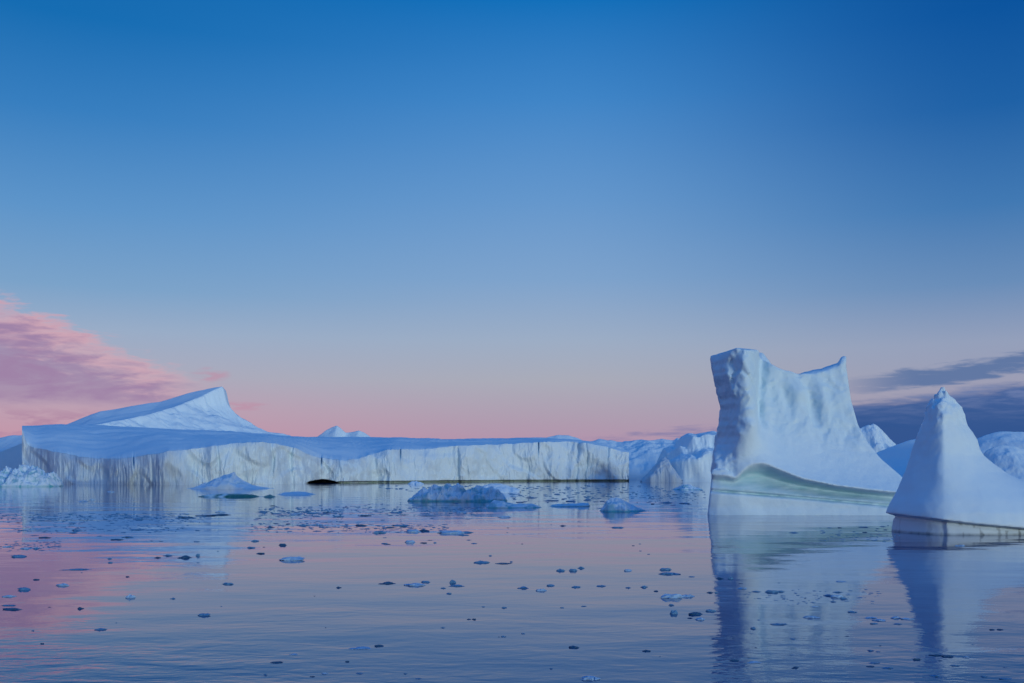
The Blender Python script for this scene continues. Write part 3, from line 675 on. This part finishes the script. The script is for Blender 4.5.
frags = []
for hnd in HAND:
    px, py, w, hh = hnd[:4]
    frags.append((px, py, w, hh, KEY.get(hnd[4]) if len(hnd) > 4 else None))
rr = random.Random(5)
def scatter(n, x0, x1, y0, y1, w0, w1, accept=lambda x, y: True):
    k = 0
    while k < n:
        x = rr.uniform(x0, x1); y = rr.uniform(y0, y1)
        if not accept(x, y): continue
        w = rr.uniform(w0, w1)*rr.uniform(0.6, 1.0); frags.append((x, y, w, max(0.9, w*rr.uniform(0.12, 0.30)), None)); k += 1
scatter(22, 5, 200, 513, 546, 4, 12)
scatter(22, 255, 345, 505, 532, 4, 10)
scatter(22, 345, 480, 503, 545, 4, 10)
scatter(12, 510, 690, 492, 510, 4, 10)
scatter(8, 5, 330, 545, 620, 2, 4)
scatter(8, 480, 660, 520, 570, 2, 4.5)
scatter(10, 740, 900, 580, 640, 2.5, 6)
scatter(12, 690, 1020, 635, 680, 2.5, 7)
scatter(4, 100, 690, 620, 680, 2, 4)
frags.sort(key=lambda f: -f[2])

def zone_of(px, py):
    if py < 508: row = 'far out by the cliffs'
    elif py < 550: row = 'on the upper water'
    elif py < 600: row = 'on the middle water'
    elif py < 640: row = 'on the lower water'
    else: row = 'in the nearest blue water'
    if px < 110: c = 'at the left'
    elif px < 240: c = 'left of centre'
    elif px < 345: c = 'below the shelf\'s cave'
    elif px < 520: c = 'at the centre'
    elif px < 655: c = 'right of centre'
    elif px < 765: c = 'below the tower'
    elif px < 880: c = 'below the tall iceberg'
    else: c = 'at the right'
    return row, c
ORD = ['', 'first', 'second', 'third', 'fourth', 'fifth', 'sixth', 'seventh', 'eighth', 'ninth', 'tenth', 'eleventh', 'twelfth', 'thirteenth', 'fourteenth', 'fifteenth', 'sixteenth', 'seventeenth', 'eighteenth', 'nineteenth', 'twentieth']
def look(w, hh, mk):
    tone = {'snowy': 'pale', 'clear': 'blue', 'dark': 'blackish'}[mk]
    r = hh/w
    form = 'thin flat' if r < 0.2 else 'low' if r < 0.33 else 'chunky' if r < 0.6 else 'upright'
    return f'{form} {tone}'

items = []
used_first = set()
for k, (px, py, w, hh, mk) in enumerate(frags):
    if mk is None: mk = rr.choice(['clear', 'clear', 'clear', 'dark', 'snowy']) if w > 6 else rr.choice(['clear', 'clear', 'dark'])
    Yd = CZ*F/(py-YH)
    i = rr.randrange(8)
    proto = PROTO[mk, i]
    if (mk, i) in used_first:
        o = proto.copy(); col.objects.link(o)
    else:
        o = proto; used_first.add((mk, i))
    sx = 1.18*w*Yd/F; sz = hh*Yd/F*0.48
    sy = min(sx*rr.uniform(0.4, 0.7), 1.2)
    o.location = ((px-512)*Yd/F, Yd + sy*0.35, 0)
    o.scale = (sx, sy, sz)
    o.rotation_euler = (0, 0, rr.choice([0, math.pi]) + rr.uniform(-0.25, 0.25))
    items.append((o, px, py, w, hh, mk))
for key, o in PROTO.items():
    if key not in used_first: bpy.data.objects.remove(o)
# the uncountable rest: slush and slivers drifting in bands on the far water
def slush():
    vs_, qs_, n = [], [], 0
    protos = [shard(5.1*i+0.7, True, 0.2) for i in range(4)]
    bands = [(150, 0, 205, 512, 523), (60, 10, 190, 523, 534), (30, 0, 60, 540, 552), (120, 258, 345, 506, 520), (50, 250, 345, 520, 534), (70, 345, 480, 503, 517), (60, 345, 450, 522, 533), (70, 510, 640, 488, 504), (60, 380, 660, 484, 492), (50, 640, 705, 484, 506), (30, 820, 900, 525, 545), (40, 740, 880, 588, 606)]
    for cnt, x0, x1, y0, y1 in bands:
        for _ in range(int(cnt*2.2)):
            px = rr.uniform(x0, x1); py = y0+(y1-y0)*(rr.random()+rr.random())/2
            w = rr.uniform(1.5, 7.5)*rr.uniform(0.5, 1); Yd = CZ*F/(py-YH)
            v, q = protos[rr.randrange(4)]
            sx = w*Yd/F; an = rr.uniform(-0.3, 0.3); ca, sa = math.cos(an), math.sin(an)
            sy = min(sx*0.6, 1.2); sz = rr.uniform(0.2, 0.5)*Yd/F
            p = np.stack([v[:, 0]*sx*ca-v[:, 1]*sy*sa+(px-512)*Yd/F, v[:, 0]*sx*sa+v[:, 1]*sy*ca+Yd, v[:, 2]*sz], 1)
            vs_.append(p); qs_.append(q+n); n += len(v)
    o = mesh_obj('brash_ice', np.concatenate(vs_), np.concatenate(qs_), M['clear'], np.zeros((n, 3)), smooth=False)
    tag(o, 'thin bands of slush and ice slivers drifting across the far water', 'slush', kind='stuff')
slush()
# labels: larger pieces single themselves out, specks share one per patch of water
big = [t for t in items if t[3] >= 7]
small = [t for t in items if t[3] < 7]
by = {}
for t in big: by.setdefault((look(*t[3:6]), zone_of(t[1], t[2])), []).append(t)
for (lk, (row, c)), lst in by.items():
    lst.sort(key=lambda t: t[1])
    for n, t in enumerate(lst):
        if len(lst) == 1: lab = f'{lk} ice chunk floating {row}, {c}'
        else: lab = f'{lk} ice chunk, {ORD[n+1]} from left {row}, {c}'
        tag(t[0], lab, 'ice chunk', 'drifting chunks of brash ice')
for t in small:
    row, c = zone_of(t[1], t[2])
    tag(t[0], f'tiny {look(*t[3:6]).split()[-1]} ice speck floating {row}, {c}', 'ice speck', f'ice specks {row}, {c}')

# ------------------------------------------------------------------ sky
def sky():
    w = bpy.data.worlds.new('World'); scene.world = w; w.use_nodes = True
    nt = w.node_tree; V.nt = nt
    bg = nt.nodes['Background']
    tc = nt.nodes.new('ShaderNodeTexCoord').outputs['Generated']
    sp = nt.nodes.new('ShaderNodeSeparateXYZ'); nt.links.new(tc, sp.inputs[0])
    x, y, z = (V(o) for o in sp.outputs)
    az = V.m('ARCTAN2', x, y)*57.2958
    el = V.m('ARCSINE', z)*57.2958
    t = (el/40.0).max(0.0)
    e = lambda d: d/40.0
    # clear dusk sky: left (towards the pink cloud) paler, right deeper
    st_ = lambda L_: ramp(t, [(e(k), lin(*v)) for k, v in L_])
    Lr = st_([(0, (188, 136, 160)), (1.6, (194, 148, 168)), (3.4, (186, 158, 178)), (5.2, (168, 168, 188)), (7.5, (150, 170, 198)), (9.7, (120, 160, 200)), (13.6, (90, 146, 200)), (18.4, (50, 124, 190)), (22.8, (8, 106, 177)), (40, (12, 80, 155))])
    Cr = st_([(0, (174, 136, 166)), (1.6, (176, 146, 172)), (2.6, (173, 152, 174)), (5.2, (167, 169, 184)), (7.5, (154, 171, 196)), (10.9, (124, 161, 203)), (15.2, (98, 149, 203)), (20.5, (60, 131, 198)), (25.3, (8, 110, 185)), (40, (10, 80, 158))])
    Rr = st_([(0, (160, 140, 172)), (1.6, (160, 148, 172)), (3.4, (158, 154, 176)), (6.7, (146, 158, 186)), (9.7, (102, 139, 184)), (13.6, (62, 119, 178)), (18.4, (24, 95, 165)), (22.8, (0, 82, 157)), (40, (0, 58, 128))])
    c = mixc(az.ss(-26, 4), Lr, Cr)
    c = mixc(az.ss(2, 27), c, Rr)
    # --- pink cloud bank on the left
    front = y.ss(0.05, 0.3)
    azm = combine(az, el, 0.0)
    warp = noise(mapping(azm, (0.16, 0.75, 1), (0, 0, R(-14))), 1.0, 6, 0.6, 0.5)
    fine = noise(mapping(azm, (0.55, 2.6, 1), (0, 0, R(-16))), 1.0, 5, 0.62, 0.4)
    tiny = noise(mapping(azm, (1.1, 5.5, 1), (0, 0, R(-16))), 1.0, 4, 0.65, 0.3)
    nn = (warp-0.5)*3.4 + (fine-0.5)*2.4 + (tiny-0.5)*0.5
    upper = (az+27.2)*(-0.37) + 8.9
    dtop = upper - el + nn*1.0
    dbot = el - 3.45 + (warp-0.5)*0.9
    left = az.ss(-16.0, -20.5)
    lc = dtop.ss(-0.15, 0.75)*dbot.ss(-0.25, 0.5)*left*front
    lowband = (el.ss(1.3, 2.2)*el.ss(3.6, 2.6))*(fine.ss(0.42, 0.62))*az.ss(-16, -24)*front*0.7
    lcol = mixc((dtop+(fine-0.5)*2.2+(warp-0.5)*1.5).ss(0.3, 2.6), lin(204, 164, 180), lin(156, 128, 166))
    c = mixc((lc*(0.62+0.38*warp.ss(0.35, 0.6))), c, lcol)
    c = mixc(lowband, c, lin(168, 128, 160))
    # small strays right of it
    stray = ((el-5.3)*(el-5.3)*6.0 + (az+16.9)*(az+16.9)*0.9).ss(1.5, 0.1)*(fine.ss(0.36, 0.6))*0.65
    stray2 = ((el-3.6)*(el-3.6)*14.0 + (az+15.2)*(az+15.2)*0.35).ss(1.3, 0.1)*(fine.ss(0.36, 0.6))*0.6
    c = mixc(stray.max(stray2)*front, c, lin(186, 138, 164))
    # --- slate cloud bank on the right
    w2 = noise(mapping(azm, (0.14, 0.9, 1), (0, 0, R(4))), 1.0, 5, 0.58, 0.4)
    f2 = noise(mapping(azm, (0.42, 2.8, 1), (0, 0, R(3))), 1.0, 5, 0.6, 0.3)
    n2 = (w2-0.5)*2.4 + (f2-0.5)*2.2
    topb = (az-19.0)*0.07 + 3.95
    bank = (topb - el + n2*0.55).ss(-0.2, 0.5)*az.ss(14.5, 19.0)*front
    strip = ((el - ((az-24)*0.14+5.2))*(-1.0))
    strip = (strip*strip*(-1.3) + 0.55 + n2*0.8).ss(0.0, 0.55)*az.ss(17.0, 22.5)*front*0.9
    wisp = ((el-(az*0.06+1.35))*(el-(az*0.06+1.35))*(-1.6) + 0.45 + n2*0.9).ss(0.0, 0.7)*az.ss(2.0, 8.0)*az.ss(26, 18)*front*0.75
    c = mixc(wisp, c, lin(116, 118, 166))
    c = mixc(strip, c, lin(84, 112, 160))
    c = mixc((bank*0.95), c, mixc((el+n2*0.5).ss(2.2, 4.6), lin(22, 78, 142), mixc(f2.ss(0.4, 0.62), lin(58, 94, 154), lin(96, 118, 168))))
    # --- twilight glow behind the camera, where the sun went down
    back = (y*(-0.72) + x*0.70).ss(0.2, 1.0)
    glow = ramp(t, [(0, (0.8, 0.55, 0.35)), (0.12, (0.7, 0.62, 0.5)), (0.35, (0.3, 0.45, 0.6)), (1, (0.03, 0.14, 0.45))])
    c = mixc(back*0.9, c, glow)
    # high dome
    c = mixc(el.ss(28, 60), c, lin(26, 118, 208))
    nt.links.new(c, bg.inputs[0]); bg.inputs[1].default_value = 1.0
    # physical blue scatter of a sun at the horizon, added under the gradient
    nis = nt.nodes.new('ShaderNodeTexSky'); nis.sky_type = 'NISHITA'; nis.sun_disc = False
    nis.sun_elevation = R(SUN_EL); nis.sun_rotation = R(SUN_AZ); nis.altitude = 0
    bg2 = nt.nodes.new('ShaderNodeBackground'); nt.links.new(nis.outputs[0], bg2.inputs[0]); bg2.inputs[1].default_value = 0.006
    add = nt.nodes.new('ShaderNodeAddShader')
    nt.links.new(bg.outputs[0], add.inputs[0]); nt.links.new(bg2.outputs[0], add.inputs[1])
    nt.links.new(add.outputs[0], nt.nodes['World Output'].inputs[0])
SUN_EL, SUN_AZ = 2.0, 143.0        # behind the camera, to its right (azimuth clockwise from +Y)
sky()

ld = bpy.data.lights.new('twilight_sun', 'SUN'); ld.energy = 1.75; ld.angle = R(12); ld.color = (0.92, 1.0, 0.96)
lo = bpy.data.objects.new('twilight_sun', ld); col.objects.link(lo)
a = R(SUN_AZ); elv = R(1.2)
d = (math.sin(a)*math.cos(elv), math.cos(a)*math.cos(elv), math.sin(elv))     # towards the sun
from mathutils import Vector
lo.rotation_euler = Vector(d).to_track_quat('Z', 'Y').to_euler()
lo.location = (20, -30, 40)

# ------------------------------------------------------------------ camera
cd = bpy.data.cameras.new('camera'); co = bpy.data.objects.new('camera', cd); col.objects.link(co)
cd.sensor_width = 36; cd.lens = 36*F/1024
co.location = (0, 0, CZ); co.rotation_euler = (R(90), 0, 0)
cd.shift_y = (YH-341.5)/1024
cd.clip_start = 0.1; cd.clip_end = 60000
scene.camera = co

vs = scene.view_settings
vs.view_transform = 'Standard'; vs.look = 'None'; vs.exposure = 0; vs.gamma = 1; vs.use_curve_mapping = False
scene.cycles.use_denoising = True
scene.cycles.max_bounces = 6
scene.cycles.sample_clamp_indirect = 4
